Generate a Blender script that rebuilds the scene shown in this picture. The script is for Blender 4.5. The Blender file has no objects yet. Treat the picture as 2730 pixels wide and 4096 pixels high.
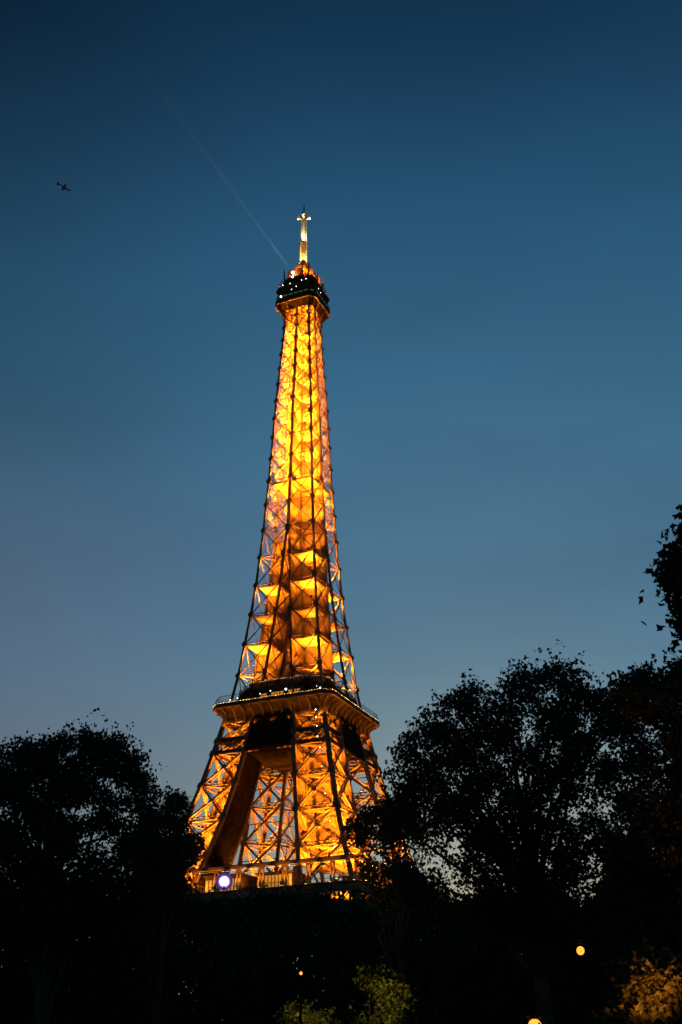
import bpy, math, random
import numpy as np
from mathutils import Vector

C = bpy.context.scene
COL = C.collection
rng = np.random.default_rng(7)
random.seed(7)
R = math.radians

# ------------------------------------------------------------------ camera
DIST, AZ, EYE = 365.097, R(-63.977), 3.75
YAW, PITCH, ROLL, FOCAL = R(-2.189), R(26.788), R(-0.302), 4759.6     # focal length in photo pixels (2730 x 4096)
CAM = Vector((DIST * math.cos(AZ), DIST * math.sin(AZ), EYE))
_d = AZ + math.pi + YAW
FW = Vector((math.cos(_d) * math.cos(PITCH), math.sin(_d) * math.cos(PITCH), math.sin(PITCH)))
_r = FW.cross(Vector((0, 0, 1))).normalized(); _u = _r.cross(FW)
RT = _r * math.cos(ROLL) + _u * math.sin(ROLL)
UP = -_r * math.sin(ROLL) + _u * math.cos(ROLL)
cd = bpy.data.cameras.new('camera')
cam = bpy.data.objects.new('camera', cd); COL.objects.link(cam)
cd.sensor_fit = 'VERTICAL'; cd.sensor_height = 36.0; cd.lens = FOCAL / 4096 * 36
cd.clip_start = 0.1; cd.clip_end = 30000
M = [[RT[i], UP[i], -FW[i], CAM[i]] for i in range(3)] + [[0, 0, 0, 1]]
from mathutils import Matrix
cam.matrix_world = Matrix(M)
C.camera = cam

# ------------------------------------------------------------------ sky at dusk
SKY_STRENGTH = 0.124
w = bpy.data.worlds.new('World'); C.world = w; w.use_nodes = True
nt = w.node_tree
bg = nt.nodes['Background']; bg.inputs[1].default_value = SKY_STRENGTH
sk = nt.nodes.new('ShaderNodeTexSky'); sk.sky_type = 'NISHITA'; sk.sun_disc = False
sk.sun_elevation = R(4.73); sk.sun_rotation = R(6.4 - (math.degrees(_d) - 90))
sk.air_density = 1.69; sk.dust_density = 0.79; sk.ozone_density = 5.75
tc = nt.nodes.new('ShaderNodeTexCoord'); sp = nt.nodes.new('ShaderNodeSeparateXYZ')
nt.links.new(tc.outputs['Generated'], sp.inputs[0])
rp = nt.nodes.new('ShaderNodeValToRGB'); rp.color_ramp.interpolation = 'B_SPLINE'
nt.links.new(sp.outputs['Z'], rp.inputs[0])
stops = [(0, (.30, .40, .52)), (9, (.38, .47, .52)), (15.6, (.46, .55, .53)), (20.5, (.37, .53, .54)), (27.5, (.50, .63, .575)), (35, (.48, .66, .59)),
         (42, (.36, .52, .50)), (50.5, (.10, .205, .215)), (65, (.07, .16, .17))]
el = rp.color_ramp.elements
while len(el) < len(stops): el.new(0.5)
for e, (a, c) in zip(el, stops):
    e.position = math.sin(R(a)); e.color = (*c, 1)
mx = nt.nodes.new('ShaderNodeMix'); mx.data_type = 'RGBA'; mx.blend_type = 'MULTIPLY'; mx.inputs[0].default_value = 1
nt.links.new(sk.outputs[0], mx.inputs[6]); nt.links.new(rp.outputs[0], mx.inputs[7])
# thin dusk cloud, barely darker than the sky
cmap = nt.nodes.new('ShaderNodeMapping'); cmap.inputs['Scale'].default_value = (2.2, 2.2, 9)
nt.links.new(tc.outputs['Generated'], cmap.inputs[0])
nz = nt.nodes.new('ShaderNodeTexNoise'); nz.inputs['Scale'].default_value = 1.6; nz.inputs['Detail'].default_value = 4
nt.links.new(cmap.outputs[0], nz.inputs[0])
cr = nt.nodes.new('ShaderNodeValToRGB'); cr.color_ramp.elements[0].position = .38; cr.color_ramp.elements[1].position = .72
cr.color_ramp.elements[0].color = (2.16, 2.08, 1.99, 1); cr.color_ramp.elements[1].color = (2.02, 1.84, 1.74, 1)
nt.links.new(nz.outputs[0], cr.inputs[0])
mx2 = nt.nodes.new('ShaderNodeMix'); mx2.data_type = 'RGBA'; mx2.blend_type = 'MULTIPLY'; mx2.inputs[0].default_value = 1
nt.links.new(mx.outputs[2], mx2.inputs[6]); nt.links.new(cr.outputs[0], mx2.inputs[7])
# towards the left of the view the sky colour is darker overhead and warmer low down
dv = nt.nodes.new('ShaderNodeVectorMath'); dv.operation = 'DOT_PRODUCT'; dv.inputs[1].default_value = (-_r.x, -_r.y, 0)
nt.links.new(tc.outputs['Generated'], dv.inputs[0])
mr = nt.nodes.new('ShaderNodeMapRange'); mr.interpolation_type = 'SMOOTHSTEP'
mr.inputs['From Min'].default_value = .0; mr.inputs['From Max'].default_value = .34
nt.links.new(dv.outputs['Value'], mr.inputs['Value'])
r2 = nt.nodes.new('ShaderNodeValToRGB'); r2.color_ramp.interpolation = 'EASE'
st2 = [(8, (.62, .50, .48)), (22, (.80, .465, .435)), (34, (.37, .35, .34)), (50, (.22, .20, .21))]
while len(r2.color_ramp.elements) < 4: r2.color_ramp.elements.new(.5)
for e, (a, c) in zip(r2.color_ramp.elements, st2): e.position = math.sin(R(a)); e.color = (*c, 1)
nt.links.new(sp.outputs['Z'], r2.inputs[0])
dbl = nt.nodes.new('ShaderNodeMix'); dbl.data_type = 'RGBA'; dbl.blend_type = 'MULTIPLY'; dbl.inputs[0].default_value = 1; dbl.inputs[7].default_value = (2, 2, 2, 1)
nt.links.new(r2.outputs[0], dbl.inputs[6])
mx3 = nt.nodes.new('ShaderNodeMix'); mx3.data_type = 'RGBA'; mx3.blend_type = 'MULTIPLY'
nt.links.new(mr.outputs[0], mx3.inputs[0]); nt.links.new(mx2.outputs[2], mx3.inputs[6]); nt.links.new(dbl.outputs[2], mx3.inputs[7])
nt.links.new(mx3.outputs[2], bg.inputs[0])

C.view_settings.view_transform = 'Standard'; C.view_settings.look = 'None'
C.view_settings.exposure = 0.0; C.view_settings.gamma = 1.0; C.view_settings.use_curve_mapping = False
C.render.engine = 'CYCLES'
C.cycles.max_bounces = 6; C.cycles.diffuse_bounces = 3; C.cycles.transparent_max_bounces = 8; C.cycles.volume_bounces = 0
C.cycles.sample_clamp_indirect = 6.0
C.cycles.use_denoising = True

# ------------------------------------------------------------------ materials
def mat(name, col, rough=.6, spec=.3, noise=None, metal=0.0, transl=0.0):
    m = bpy.data.materials.new(name); m.use_nodes = True
    n = m.node_tree; b = n.nodes['Principled BSDF']
    b.inputs['Roughness'].default_value = rough; b.inputs['Specular IOR Level'].default_value = spec
    b.inputs['Metallic'].default_value = metal
    b.inputs['Base Color'].default_value = (*col, 1)
    if noise:
        sc_, amp = noise
        g = n.nodes.new('ShaderNodeNewGeometry')
        t = n.nodes.new('ShaderNodeTexNoise'); t.inputs['Scale'].default_value = sc_; t.inputs['Detail'].default_value = 5
        n.links.new(g.outputs['Position'], t.inputs[0])
        r_ = n.nodes.new('ShaderNodeValToRGB')
        r_.color_ramp.elements[0].position = .3; r_.color_ramp.elements[1].position = .7
        r_.color_ramp.elements[0].color = (*[c * (1 - amp) for c in col], 1)
        r_.color_ramp.elements[1].color = (*[min(1, c * (1 + amp)) for c in col], 1)
        n.links.new(t.outputs[0], r_.inputs[0]); n.links.new(r_.outputs[0], b.inputs['Base Color'])
    if transl:
        tr = n.nodes.new('ShaderNodeBsdfTranslucent'); ms = n.nodes.new('ShaderNodeMixShader')
        ms.inputs[0].default_value = transl
        src = r_.outputs[0] if noise else None
        if src: n.links.new(src, tr.inputs[0])
        else: tr.inputs[0].default_value = (*col, 1)
        n.links.new(b.outputs[0], ms.inputs[1]); n.links.new(tr.outputs[0], ms.inputs[2])
        n.links.new(ms.outputs[0], n.nodes['Material Output'].inputs[0])
    return m

def emit(name, col, s):
    m = bpy.data.materials.new(name); m.use_nodes = True
    n = m.node_tree; b = n.nodes['Principled BSDF']
    b.inputs['Base Color'].default_value = (.1, .1, .1, 1)
    b.inputs['Emission Color'].default_value = (*col, 1); b.inputs['Emission Strength'].default_value = s
    return m

SODIUM = (1.0, .30, .009)
PAINT = mat('tower_paint', (.13, .082, .05), .6, .12, (.35, .22))
DARK = mat('dark_steel', (.045, .028, .018), .75, .08, (.5, .3))
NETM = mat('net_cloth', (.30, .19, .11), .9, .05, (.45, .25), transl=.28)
CAGE = mat('warm_dark_steel', (.085, .042, .022), .75, .08, (.5, .3))
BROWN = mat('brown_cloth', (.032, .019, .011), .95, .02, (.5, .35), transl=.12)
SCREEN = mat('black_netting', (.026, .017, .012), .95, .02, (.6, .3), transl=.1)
LENS = emit('sodium_lens', (1, .55, .12), 14)
WARM = emit('warm_bulb', (1, .52, .12), 5)
COOL = emit('white_bulb', (1, .95, .9), 9)
GREENISH = emit('green_bulb', (.4, .7, .3), .16)
RED = emit('red_bulb', (1, .045, .012), 2.6)
WINDOW = emit('lit_window', (1, .36, .04), .5)
MASTW = mat('cream_mast', (.62, .55, .40), .5, .3, (1.2, .12))
BARK = mat('bark', (.055, .045, .035), .9, .1, (3, .4))
LEAF = mat('leaf', (.034, .044, .02), .6, .2, (1.3, .35), transl=.25)
GROUND = mat('ground_grass', (.05, .06, .03), .95, .05, (.2, .3))
PLANE_M = mat('aircraft_skin', (.16, .16, .17), .4, .4, (.1, .1))
IRON = mat('lamp_iron', (.008, .008, .008), .7, .1, (4, .2))
LAMPGLASS = emit('lamp_glass', (1, .30, .032), 2.3)

# ------------------------------------------------------------------ mesh builder
class MB:
    def __init__(s): s.v = []; s.f = []; s.n = 0
    def add(s, v, f):
        s.v.append(np.asarray(v, float)); s.f += [tuple(i + s.n for i in q) for q in f]; s.n += len(v)
    def beam(s, a, b, w, h=None, up=None, jit=True):
        a = np.asarray(a, float); b = np.asarray(b, float); h = h or w
        d = b - a; L = np.linalg.norm(d)
        if L < 1e-6: return
        d /= L
        u = np.asarray(up if up is not None else (0, 0, 1), float)
        if abs(u @ d) > .98: u = np.array([1., 0, 0]) if abs(d[0]) < .9 else np.array([0, 1., 0])
        x = np.cross(d, u); x /= np.linalg.norm(x); y = np.cross(x, d)
        if jit:
            k = 1 + random.uniform(-.04, .04); w *= k; h *= 1 + random.uniform(-.04, .04)
        x = x * w / 2; y = y * h / 2
        s.add([a - x - y, a + x - y, a + x + y, a - x + y, b - x - y, b + x - y, b + x + y, b - x + y],
              [(3, 2, 1, 0), (4, 5, 6, 7), (0, 1, 5, 4), (1, 2, 6, 5), (2, 3, 7, 6), (3, 0, 4, 7)])
    def lattice(s, a, b, width, nrm, t=.16, pitch=1.0):
        """an open girder: two flanges and a zigzag web, lying in the plane whose normal is nrm"""
        a = np.asarray(a, float); b = np.asarray(b, float); d = b - a; L = np.linalg.norm(d); d = d / L
        n_ = np.asarray(nrm, float); x = np.cross(d, n_); x /= np.linalg.norm(x); x = x * width / 2
        s.beam(a - x, b - x, t * 1.25, t * 2.2, nrm); s.beam(a + x, b + x, t * 1.25, t * 2.2, nrm)
        k = max(2, int(L / (width * pitch)))
        for i in range(k):
            p = a + d * L * i / k; q = a + d * L * (i + 1) / k
            sg = 1 if i % 2 else -1
            s.beam(p + x * sg, q - x * sg, t * .8, t, nrm)
    def box(s, c, sx, sy, sz, rz=0):
        c = np.asarray(c, float); ca, sa = math.cos(rz), math.sin(rz)
        v = []
        for z in (-1, 1):
            for x, y in ((-1, -1), (1, -1), (1, 1), (-1, 1)):
                X, Y = x * sx / 2, y * sy / 2
                v.append(c + [X * ca - Y * sa, X * sa + Y * ca, z * sz / 2])
        s.add(v, [(3, 2, 1, 0), (4, 5, 6, 7), (0, 1, 5, 4), (1, 2, 6, 5), (2, 3, 7, 6), (3, 0, 4, 7)])
    def tube(s, pts, radii, n=6, cap=True):
        pts = [np.asarray(p, float) for p in pts]; rings = []
        for i, p in enumerate(pts):
            d = pts[min(i + 1, len(pts) - 1)] - pts[max(i - 1, 0)]; d = d / (np.linalg.norm(d) + 1e-9)
            u = np.array([0, 0, 1.]) if abs(d[2]) < .9 else np.array([1., 0, 0])
            x = np.cross(d, u); x /= np.linalg.norm(x); y = np.cross(d, x)
            rings.append([p + radii[i] * (math.cos(t) * x + math.sin(t) * y) for t in np.linspace(0, 2 * math.pi, n, False)])
        v = [q for r in rings for q in r]; f = []
        for i in range(len(pts) - 1):
            for k in range(n):
                f.append((i * n + k, i * n + (k + 1) % n, (i + 1) * n + (k + 1) % n, (i + 1) * n + k))
        if cap: f += [tuple(range(n)), tuple(range((len(pts) - 1) * n, len(pts) * n))]
        s.add(v, f)
    def prism(s, outline, z0, z1, cap0=True, cap1=True):
        n = len(outline)
        v = [(x, y, z0) for x, y in outline] + [(x, y, z1) for x, y in outline]
        f = [(i, (i + 1) % n, n + (i + 1) % n, n + i) for i in range(n)]
        if cap0: f.append(tuple(range(n))[::-1])
        if cap1: f.append(tuple(range(n, 2 * n)))
        s.add(v, f)
    def garland(s, pts, radii):
        P_, R_ = [], []
        pts = [np.asarray(p, float) for p in pts]
        for i, p in enumerate(pts):
            d = (pts[i + 1] - p) if i + 1 < len(pts) else (p - pts[i - 1]); d = d / (np.linalg.norm(d) + 1e-9)
            r = radii[i]
            P_ += [p - d * r, p - d * r * .5, p + d * r * .5, p + d * r]; R_ += [.005, r, r, .005]
        s.tube(P_, R_, 6)
    def ball(s, c, r, n=6, m=4, sz=1.0):
        c = np.asarray(c, float); v = []
        for i in range(m + 1):
            t = math.pi * i / m
            for k in range(n):
                p = 2 * math.pi * k / n
                v.append(c + [r * math.sin(t) * math.cos(p), r * math.sin(t) * math.sin(p), r * sz * math.cos(t)])
        s.add(v, [(i * n + k, i * n + (k + 1) % n, (i + 1) * n + (k + 1) % n, (i + 1) * n + k) for i in range(m) for k in range(n)])
    def build(s, name, m, parent=None, smooth=False):
        me = bpy.data.meshes.new(name)
        me.from_pydata(np.concatenate(s.v).tolist() if s.v else [], [], s.f); me.update()
        if smooth: me.polygons.foreach_set('use_smooth', [True] * len(me.polygons))
        me.materials.append(m)
        o = bpy.data.objects.new(name, me); COL.objects.link(o)
        if parent is not None: o.parent = parent; o.matrix_parent_inverse = parent.matrix_world.inverted()
        return o

def tag(o, label=None, cat=None, group=None, kind=None):
    for k, v in (('label', label), ('category', cat), ('group', group), ('kind', kind)):
        if v: o[k] = v
    return o
def empty(name, loc, label, cat, group=None):
    o = bpy.data.objects.new(name, None); COL.objects.link(o); o.location = loc
    bpy.context.view_layer.update()
    return tag(o, label, cat, group)
def child(name, parent, loc=(0, 0, 0)):
    o = bpy.data.objects.new(name, None); COL.objects.link(o); o.location = loc; o.parent = parent
    bpy.context.view_layer.update()
    return o
def lamp(name, kind, loc, power, col, parent, radius=.25, aim=None, size=140, blend=.6):
    l = bpy.data.lights.new(name, kind); l.energy = power; l.color = col; l.shadow_soft_size = radius
    if kind == 'SPOT': l.spot_size = R(size); l.spot_blend = blend
    o = bpy.data.objects.new(name, l); COL.objects.link(o); o.location = loc
    if aim is not None: o.rotation_euler = Vector(aim).to_track_quat('-Z', 'Y').to_euler()
    o.visible_camera = False
    if parent is not None: o.parent = parent; o.matrix_parent_inverse = parent.matrix_world.inverted()
    return o
def at(px, py, dist):
    """the point seen at photo pixel (px, py), dist metres away over the ground"""
    d = FW * FOCAL + RT * (px - 1365) - UP * (py - 2048)
    return CAM + d * (dist / math.hypot(d.x, d.y))

# ------------------------------------------------------------------ ground
g = MB(); g.add([(-6000, -6000, 0), (6000, -6000, 0), (6000, 6000, 0), (-6000, 6000, 0)], [(0, 1, 2, 3)])
tag(g.build('ground', GROUND), kind='structure')

# ------------------------------------------------------------------ the tower
ZW = np.array([[0, 62.3], [30, 46], [57.6, 32.6], [65, 29.4], [70, 27.7], [80, 24.4], [92, 21.1], [103, 18.6], [112, 16.7], [120, 15.1],
               [127, 14.1], [137.5, 12.9], [148, 11.65], [158, 10.7], [168.6, 9.9], [178.6, 9.2], [188.4, 8.7], [198, 8.15],
               [206.6, 7.75], [215.4, 7.4], [223, 7.1], [230.5, 6.75], [237.8, 6.35], [245, 5.9], [251, 5.6], [257, 5.25], [263, 5.0], [276, 4.9]])
ZG = np.array([[0, 37], [57.6, 17.2], [69.5, 14.2], [80, 11.8], [91, 9.8], [101, 8.15], [110, 7.1], [116, 6.2], [127, 4.6], [131, 4.05], [137.6, 3.5],
               [148, 2.6], [158, 1.7], [168.6, 1.1], [178.6, .34], [188, .3], [280, .3]])
W = lambda z: float(np.interp(z, ZW[:, 0], ZW[:, 1]))
G = lambda z: float(np.interp(z, ZG[:, 0], ZG[:, 1]))
QUAD = [(1, -1), (-1, -1), (1, 1), (-1, 1)]

tower = empty('lattice_tower', (0, 0, 0), 'tall wrought iron lattice tower floodlit orange against the dusk sky', 'tower')

def cell(sx, sy, z):
    w_, g_ = W(z), G(z)
    return [np.array(p, float) for p in ((sx * w_, sy * w_, z), (sx * w_, sy * g_, z), (sx * g_, sy * g_, z), (sx * g_, sy * w_, z))]

def pillar(name, sx, sy, levels, ch, dg, heavy):
    chords, brace = [MB() for _ in range(4)], MB()
    nrm = [(sx, 0, 0), (0, -sy, 0), (-sx, 0, 0), (0, sy, 0)]     # faces A-B, B-C, C-D, D-A
    for i in range(len(levels) - 1):
        z0, z1 = levels[i], levels[i + 1]
        P, Q = cell(sx, sy, z0), cell(sx, sy, z1)
        for k in range(4):
            wd = ch * (1.0 if k != 2 else .8) * (.62 if k in (1, 3) and G(z0) < .6 else 1)
            chords[k].beam(P[k], Q[k], wd, wd, (sx, 0, 0))
        for k in range(4):
            j = (k + 1) % 4
            a, b, c, d = P[k], P[j], Q[k], Q[j]
            wide = np.linalg.norm(a - b) > 2.5
            n_ = np.array(nrm[k], float)
            if heavy:
                for q0, q1, o_ in ((a, d, 0), (b, c, .3)):
                    q0, q1 = q0 - n_ * o_, q1 - n_ * o_
                    if k in (0, 3): brace.beam(q0, q1, .34, .62, n_); brace.lattice(q0 - n_ * .5, q1 - n_ * .5, dg, n_, .15, 1.4)
                    else: brace.beam(q0, q1, .62, .4, n_)
                brace.lattice(c, d, dg * 1.05, n_, .2, .9)
                if heavy > 1 and k in (1, 2):
                    m0, m1 = (a + b) / 2, (c + d) / 2; mid = (m0 + m1) / 2
                    ma, mb_ = (a + c) / 2, (b + d) / 2
                    brace.beam(ma - n_ * .3, mid - n_ * .3, .26, .26, n_); brace.beam(mb_ - n_ * .33, mid - n_ * .33, .26, .26, n_)
                    brace.beam(mid - n_ * .36, m1 - n_ * .36, .24, .24, n_)
            elif wide and (k in (0, 3) or z0 < 176):
                brace.beam(a, d, dg * .85, .14, n_); brace.beam(b - n_ * .16, c - n_ * .16, dg * .8, .13, n_)
                brace.beam(c - n_ * .05, d - n_ * .05, dg * .7, .2, n_)
            if z0 > 176 and wide and k in (0, 3) and (sx, sy) != (1, -1):
                for u_ in range(2):
                    for v_ in range(2):
                        pt = lambda s_, t_: (a * (1 - s_) + b * s_) * (1 - t_) + (c * (1 - s_) + d * s_) * t_ - n_ * .75
                        q00, q11, q01, q10 = pt(u_ / 2, v_ / 2), pt(u_ / 2 + .5, v_ / 2 + .5), pt(u_ / 2, v_ / 2 + .5), pt(u_ / 2 + .5, v_ / 2)
                        brace.beam(q00, q11, .12, .12, n_); brace.beam(q10 - n_ * .13, q01 - n_ * .13, .12, .12, n_)
                brace.beam(pt(0, .5), pt(1, .5), .14, .14, n_)
            # gusset plates: at the outer nodes and at the crossing of the X
            if k in (0, 3) and wide:
                mid = (a + b + c + d) / 4
                s_ = .42 if not heavy else .85
                x = (d - a) / np.linalg.norm(d - a); y = np.cross(n_, x)
                m_ = mid + n_ * (dg * .35 + .12)
                brace.add([m_ + x * s_, m_ + y * s_, m_ - x * s_, m_ - y * s_, m_ + x * s_ + n_ * .06, m_ + y * s_ + n_ * .06, m_ - x * s_ + n_ * .06, m_ - y * s_ + n_ * .06],
                        [(0, 1, 2, 3), (4, 5, 6, 7), (0, 1, 5, 4), (1, 2, 6, 5), (2, 3, 7, 6), (3, 0, 4, 7)])
        # diaphragm at the upper node
        if z0 > 176: dgp = .16
        else: dgp = dg * .6
        brace.beam(Q[0], Q[2], dgp, dgp); brace.beam(Q[1] - [0, 0, .2], Q[3] - [0, 0, .2], dgp, dgp)
        mids = [(Q[k] + Q[(k + 1) % 4]) / 2 for k in range(4)]
        for k in range(4):
            if heavy or z0 > 110: break
            brace.beam(mids[k] - [0, 0, .35], mids[(k + 1) % 4] - [0, 0, .35], dg * .5, dg * .5)
            # struts from the node up and in to the next bay
            brace.beam(mids[k] - [0, 0, .1], (cell(sx, sy, z0)[k] + Q[k]) / 2, dg * .45, dg * .45)
        if heavy and z1 > 110: continue
        gs = 1.65 if not heavy else 2.1
        for k in (0, 1, 3):
            gz = gs * (.78 if k in (1, 3) and G(z1) < .6 else 1)
            for n_, e in (((sx, 0, 0), 0), ((0, sy, 0), 1)):
                if k == 1 and e == 1 or k == 3 and e == 0: continue
                n_ = np.array(n_, float); p = Q[k] + n_ * (ch / 2 + .06)
                t = np.array([-n_[1], n_[0], 0.])
                # octagonal plate, its faces along the slope of the pillar
                up = (Q[k] - P[k]) / np.linalg.norm(Q[k] - P[k])
                h = gz / 2; c_ = h * .55
                prof = [(-h, -c_), (-c_, -h), (c_, -h), (h, -c_), (h, c_), (c_, h), (-c_, h), (-h, c_)]
                v = [p + t * a_ + up * b_ for a_, b_ in prof] + [p + t * a_ + up * b_ + n_ * .1 for a_, b_ in prof]
                chords[k].add(v, [tuple(range(8)), tuple(range(8, 16))] + [(i_, (i_ + 1) % 8, 8 + (i_ + 1) % 8, 8 + i_) for i_ in range(8)])
    o = child(name, tower, (sx * W(levels[0]), sy * W(levels[0]), levels[0]))
    for c_ in chords: c_.build('corner_girder', PAINT, o)
    brace.build('lattice_bracing', PAINT, o)
    return o

Z_LOW = [0, 14.5, 29, 43, 57.6]
Z_MID = [57.6, 69.6, 80.5, 91.3, 101.2, 105.2, 111.2, 116]
Z_TOP = [116, 126.8, 137.5, 147.9, 158.3, 168.6, 178.6, 188.4, 197.8, 206.7, 215.4, 223.1, 230.6, 237.9, 244.7, 251, 257.3, 262.8, 267.5, 272.3]
LEG, SHAFT = {}, {}
for sx, sy in QUAD:
    pillar('lower_leg', sx, sy, Z_LOW, 1.2, 1.1, 1)
    LEG[sx, sy] = pillar('leg', sx, sy, Z_MID, 1.15, 1.0, 2)
    SHAFT[sx, sy] = pillar('shaft_pillar', sx, sy, Z_TOP, .64, .42, 0)

STONE = mat('stone', (.33, .30, .25), .9, .1, (.6, .2))
# masonry feet and the big arches under the first platform (hidden by the trees from here)
for sx, sy in QUAD:
    for p in ((62.3, 62.3), (62.3, 37), (37, 37), (37, 62.3)):
        f_ = MB(); f_.box((sx * p[0], sy * p[1], .9), 5, 5, 1.8); f_.build('masonry_foot', STONE, tower)
for ax in range(4):
    a_ = MB(); ca, sa = math.cos(ax * math.pi / 2), math.sin(ax * math.pi / 2)
    pts = []
    for t in np.linspace(R(8), R(172), 33):
        z = 6 + 38 * math.sin(t); u = 37 * math.cos(t); y = -(W(z) - .6)
        pts.append(np.array([u * ca - y * sa, u * sa + y * ca, z]))
    for q0, q1 in zip(pts, pts[1:]):
        a_.beam(q0, q1, .5); a_.beam(q0 + [0, 0, 4], q1 + [0, 0, 4], .5); a_.beam(q0, q1 + [0, 0, 4], .2)
    a_.build('arch', PAINT, tower)

# face girders: a lattice belt at 101-105 m and beams at 111 m
for ax in range(4):
    b_ = MB(); ca, sa = math.cos(ax * math.pi / 2), math.sin(ax * math.pi / 2)
    rot = lambda u, y, z: np.array([u * ca - y * sa, u * sa + y * ca, z])
    n_ = rot(0, -1, 0)
    w0, w1, w2 = W(101.2), W(105.2), W(111.3)
    b_.beam(rot(-w0, -w0 - .1, 101.2), rot(w0, -w0 - .1, 101.2), .7, .55, n_)
    b_.beam(rot(-w1, -w1 - .1, 105.2), rot(w1, -w1 - .1, 105.2), .7, .55, n_)
    b_.beam(rot(-w2, -w2 - .1, 111.4), rot(w2, -w2 - .1, 111.4), .8, .7, n_)
    k = 20
    for i in range(k):
        for s_ in (1, -1):
            t0, t1 = (i / k, (i + 1) / k) if s_ > 0 else ((i + 1) / k, i / k)
            for off in (0, .5):
                p = rot(-w0 + 2 * w0 * t0, -w0 - .05 - .06 * s_, 101.2 if off == 0 else 103.2)
                q = rot(-w1 + 2 * w1 * t1, -w1 - .05 - .06 * s_, 103.2 if off == 0 else 105.2)
                y_ = lambda z: -W(z) - .05 - .06 * s_
                z_a, z_b = (101.2, 103.2) if off == 0 else (103.2, 105.2)
                b_.beam(rot(-W(z_a) + 2 * W(z_a) * t0, y_(z_a), z_a), rot(-W(z_b) + 2 * W(z_b) * t1, y_(z_b), z_b), .17, .12, n_)
    b_.build('belt_girder', DARK, tower)

def octo(a, c):
    return [(-a + c, -a), (a - c, -a), (a, -a + c), (a, a - c), (a - c, a), (-a + c, a), (-a, a - c), (-a, -a + c)]
def ring_pts(a, c, step):
    """points round an octagon with the outward normal, at about equal steps"""
    o = octo(a, c); out = []
    for i in range(8):
        p, q = np.array(o[i]), np.array(o[(i + 1) % 8]); L = np.linalg.norm(q - p); k = max(1, round(L / step))
        t = (q - p) / L; n_ = np.array([t[1], -t[0]])
        for j in range(k): out.append((p + (q - p) * (j + .5) / k, n_, t))
    return out

# ---- first platform
fp = child('first_platform', tower)
A1 = 35.35
d_ = MB()
for ax in range(4):
    ca, sa = math.cos(ax * math.pi / 2), math.sin(ax * math.pi / 2)
    o_ = [(-A1, -A1), (A1, -A1), (15.2, -15.2), (-15.2, -15.2)]
    d_.prism([(x * ca - y * sa, x * sa + y * ca) for x, y in o_], 57.0, 57.6)
d_.build('deck', DARK, fp)
fr = MB()
fr.prism(octo(A1 - .1, .2), 55.2, 56.98, True, False)
fr.build('frieze', PAINT, fp)
for p, n_, t in ring_pts(A1 - .3, .2, 3.6):
    cn = MB()
    P = lambda r, z: np.array([p[0] - n_[0] * r, p[1] - n_[1] * r, z])
    cn.beam(P(3.2, 51.2), P(.2, 55.1), .35, .8); cn.beam(P(3.2, 51.2), P(3.2, 55.2), .4, .5)
    cn.build('console', PAINT, fp)
bm_ = MB()
o1 = octo(A1, .3)
for i in range(8):
    p, q = o1[i], o1[(i + 1) % 8]
    bm_.beam((*p, 63.55), (*q, 63.55), .9, .75)
    bm_.beam((p[0] * .985, p[1] * .985, 64.1), (q[0] * .985, q[1] * .985, 64.1), 1.5, .22)
    bm_.beam((*p, 58.75), (*q, 58.75), .14, .12)
bm_.build('gallery_beam', PAINT, fp)
for ax in range(4):
    ca, sa = math.cos(ax * math.pi / 2), math.sin(ax * math.pi / 2)
    for i in range(11):
        u = -A1 + .6 + (2 * A1 - 1.2) * i / 10
        if ax and i == 0: continue
        po = MB()
        for du in (-.5, .5):
            po.beam((u + du, -A1 + .1, 57.6), (u + du, -A1 + .1, 63.2), .44, .4)
        po.box((u, -A1 + .1, 58.1), 1.25, .5, 1.0); po.box((u, -A1 + .1, 62.7), 1.2, .42, .5)
        for v in po.v: v[:, :2] = np.stack([v[:, 0] * ca - v[:, 1] * sa, v[:, 0] * sa + v[:, 1] * ca], 1)
        po.build('post', PAINT, fp)
bars = MB()
def garland_ring(a, c, step, z, dz, r0, r1, parent, prob=.8):
    sides = {}
    for p, n_, t in ring_pts(a, c, step):
        L_ = sides.setdefault(tuple(np.round(n_, 1)), [])
        if random.random() < prob or len(L_) < 2: L_.append((p[0], p[1], z + random.random() * dz))
    for L_ in sides.values():
        if len(L_) < 2: continue
        m_ = MB(); m_.garland(L_, [r0 + (r1 - r0) * random.random() ** 2 for _ in L_]); m_.build('light_string', WARM, parent)
garland_ring(A1 - .15, .3, 1.45, 62.6, .3, .06, .12, fp, .65)
for p, n_, t in ring_pts(A1 - .1, .3, .8): bars.beam((*p, 57.6), (*p, 58.75), .05, .05)
bars.build('railing_bars', PAINT, fp)
for ax in range(4):
    ca, sa = math.cos(ax * math.pi / 2), math.sin(ax * math.pi / 2)
    for u0, u1, h in ((-13.5, -2.0, 5.0), (3.0, 13.5, 4.6)):
        pv, wn = MB(), MB()
        cx = (u0 + u1) / 2
        pos = lambda u, y: (u * ca - y * sa, u * sa + y * ca)
        pv.box((*pos(cx, -25.5), 57.6 + h / 2), u1 - u0, 9, h, ax * math.pi / 2)
        pv.box((*pos(cx, -25.5), 57.75 + h), u1 - u0 + 1.4, 10.4, .3, ax * math.pi / 2)
        k = int((u1 - u0) / 1.05)
        for i in range(k):
            wn.box((*pos(u0 + (i + .5) * (u1 - u0) / k, -30.03), 59.9), .78, .08, 3.6, ax * math.pi / 2)
        o = pv.build('pavilion', DARK, fp); wn.build('window_band', WINDOW, o)

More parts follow.
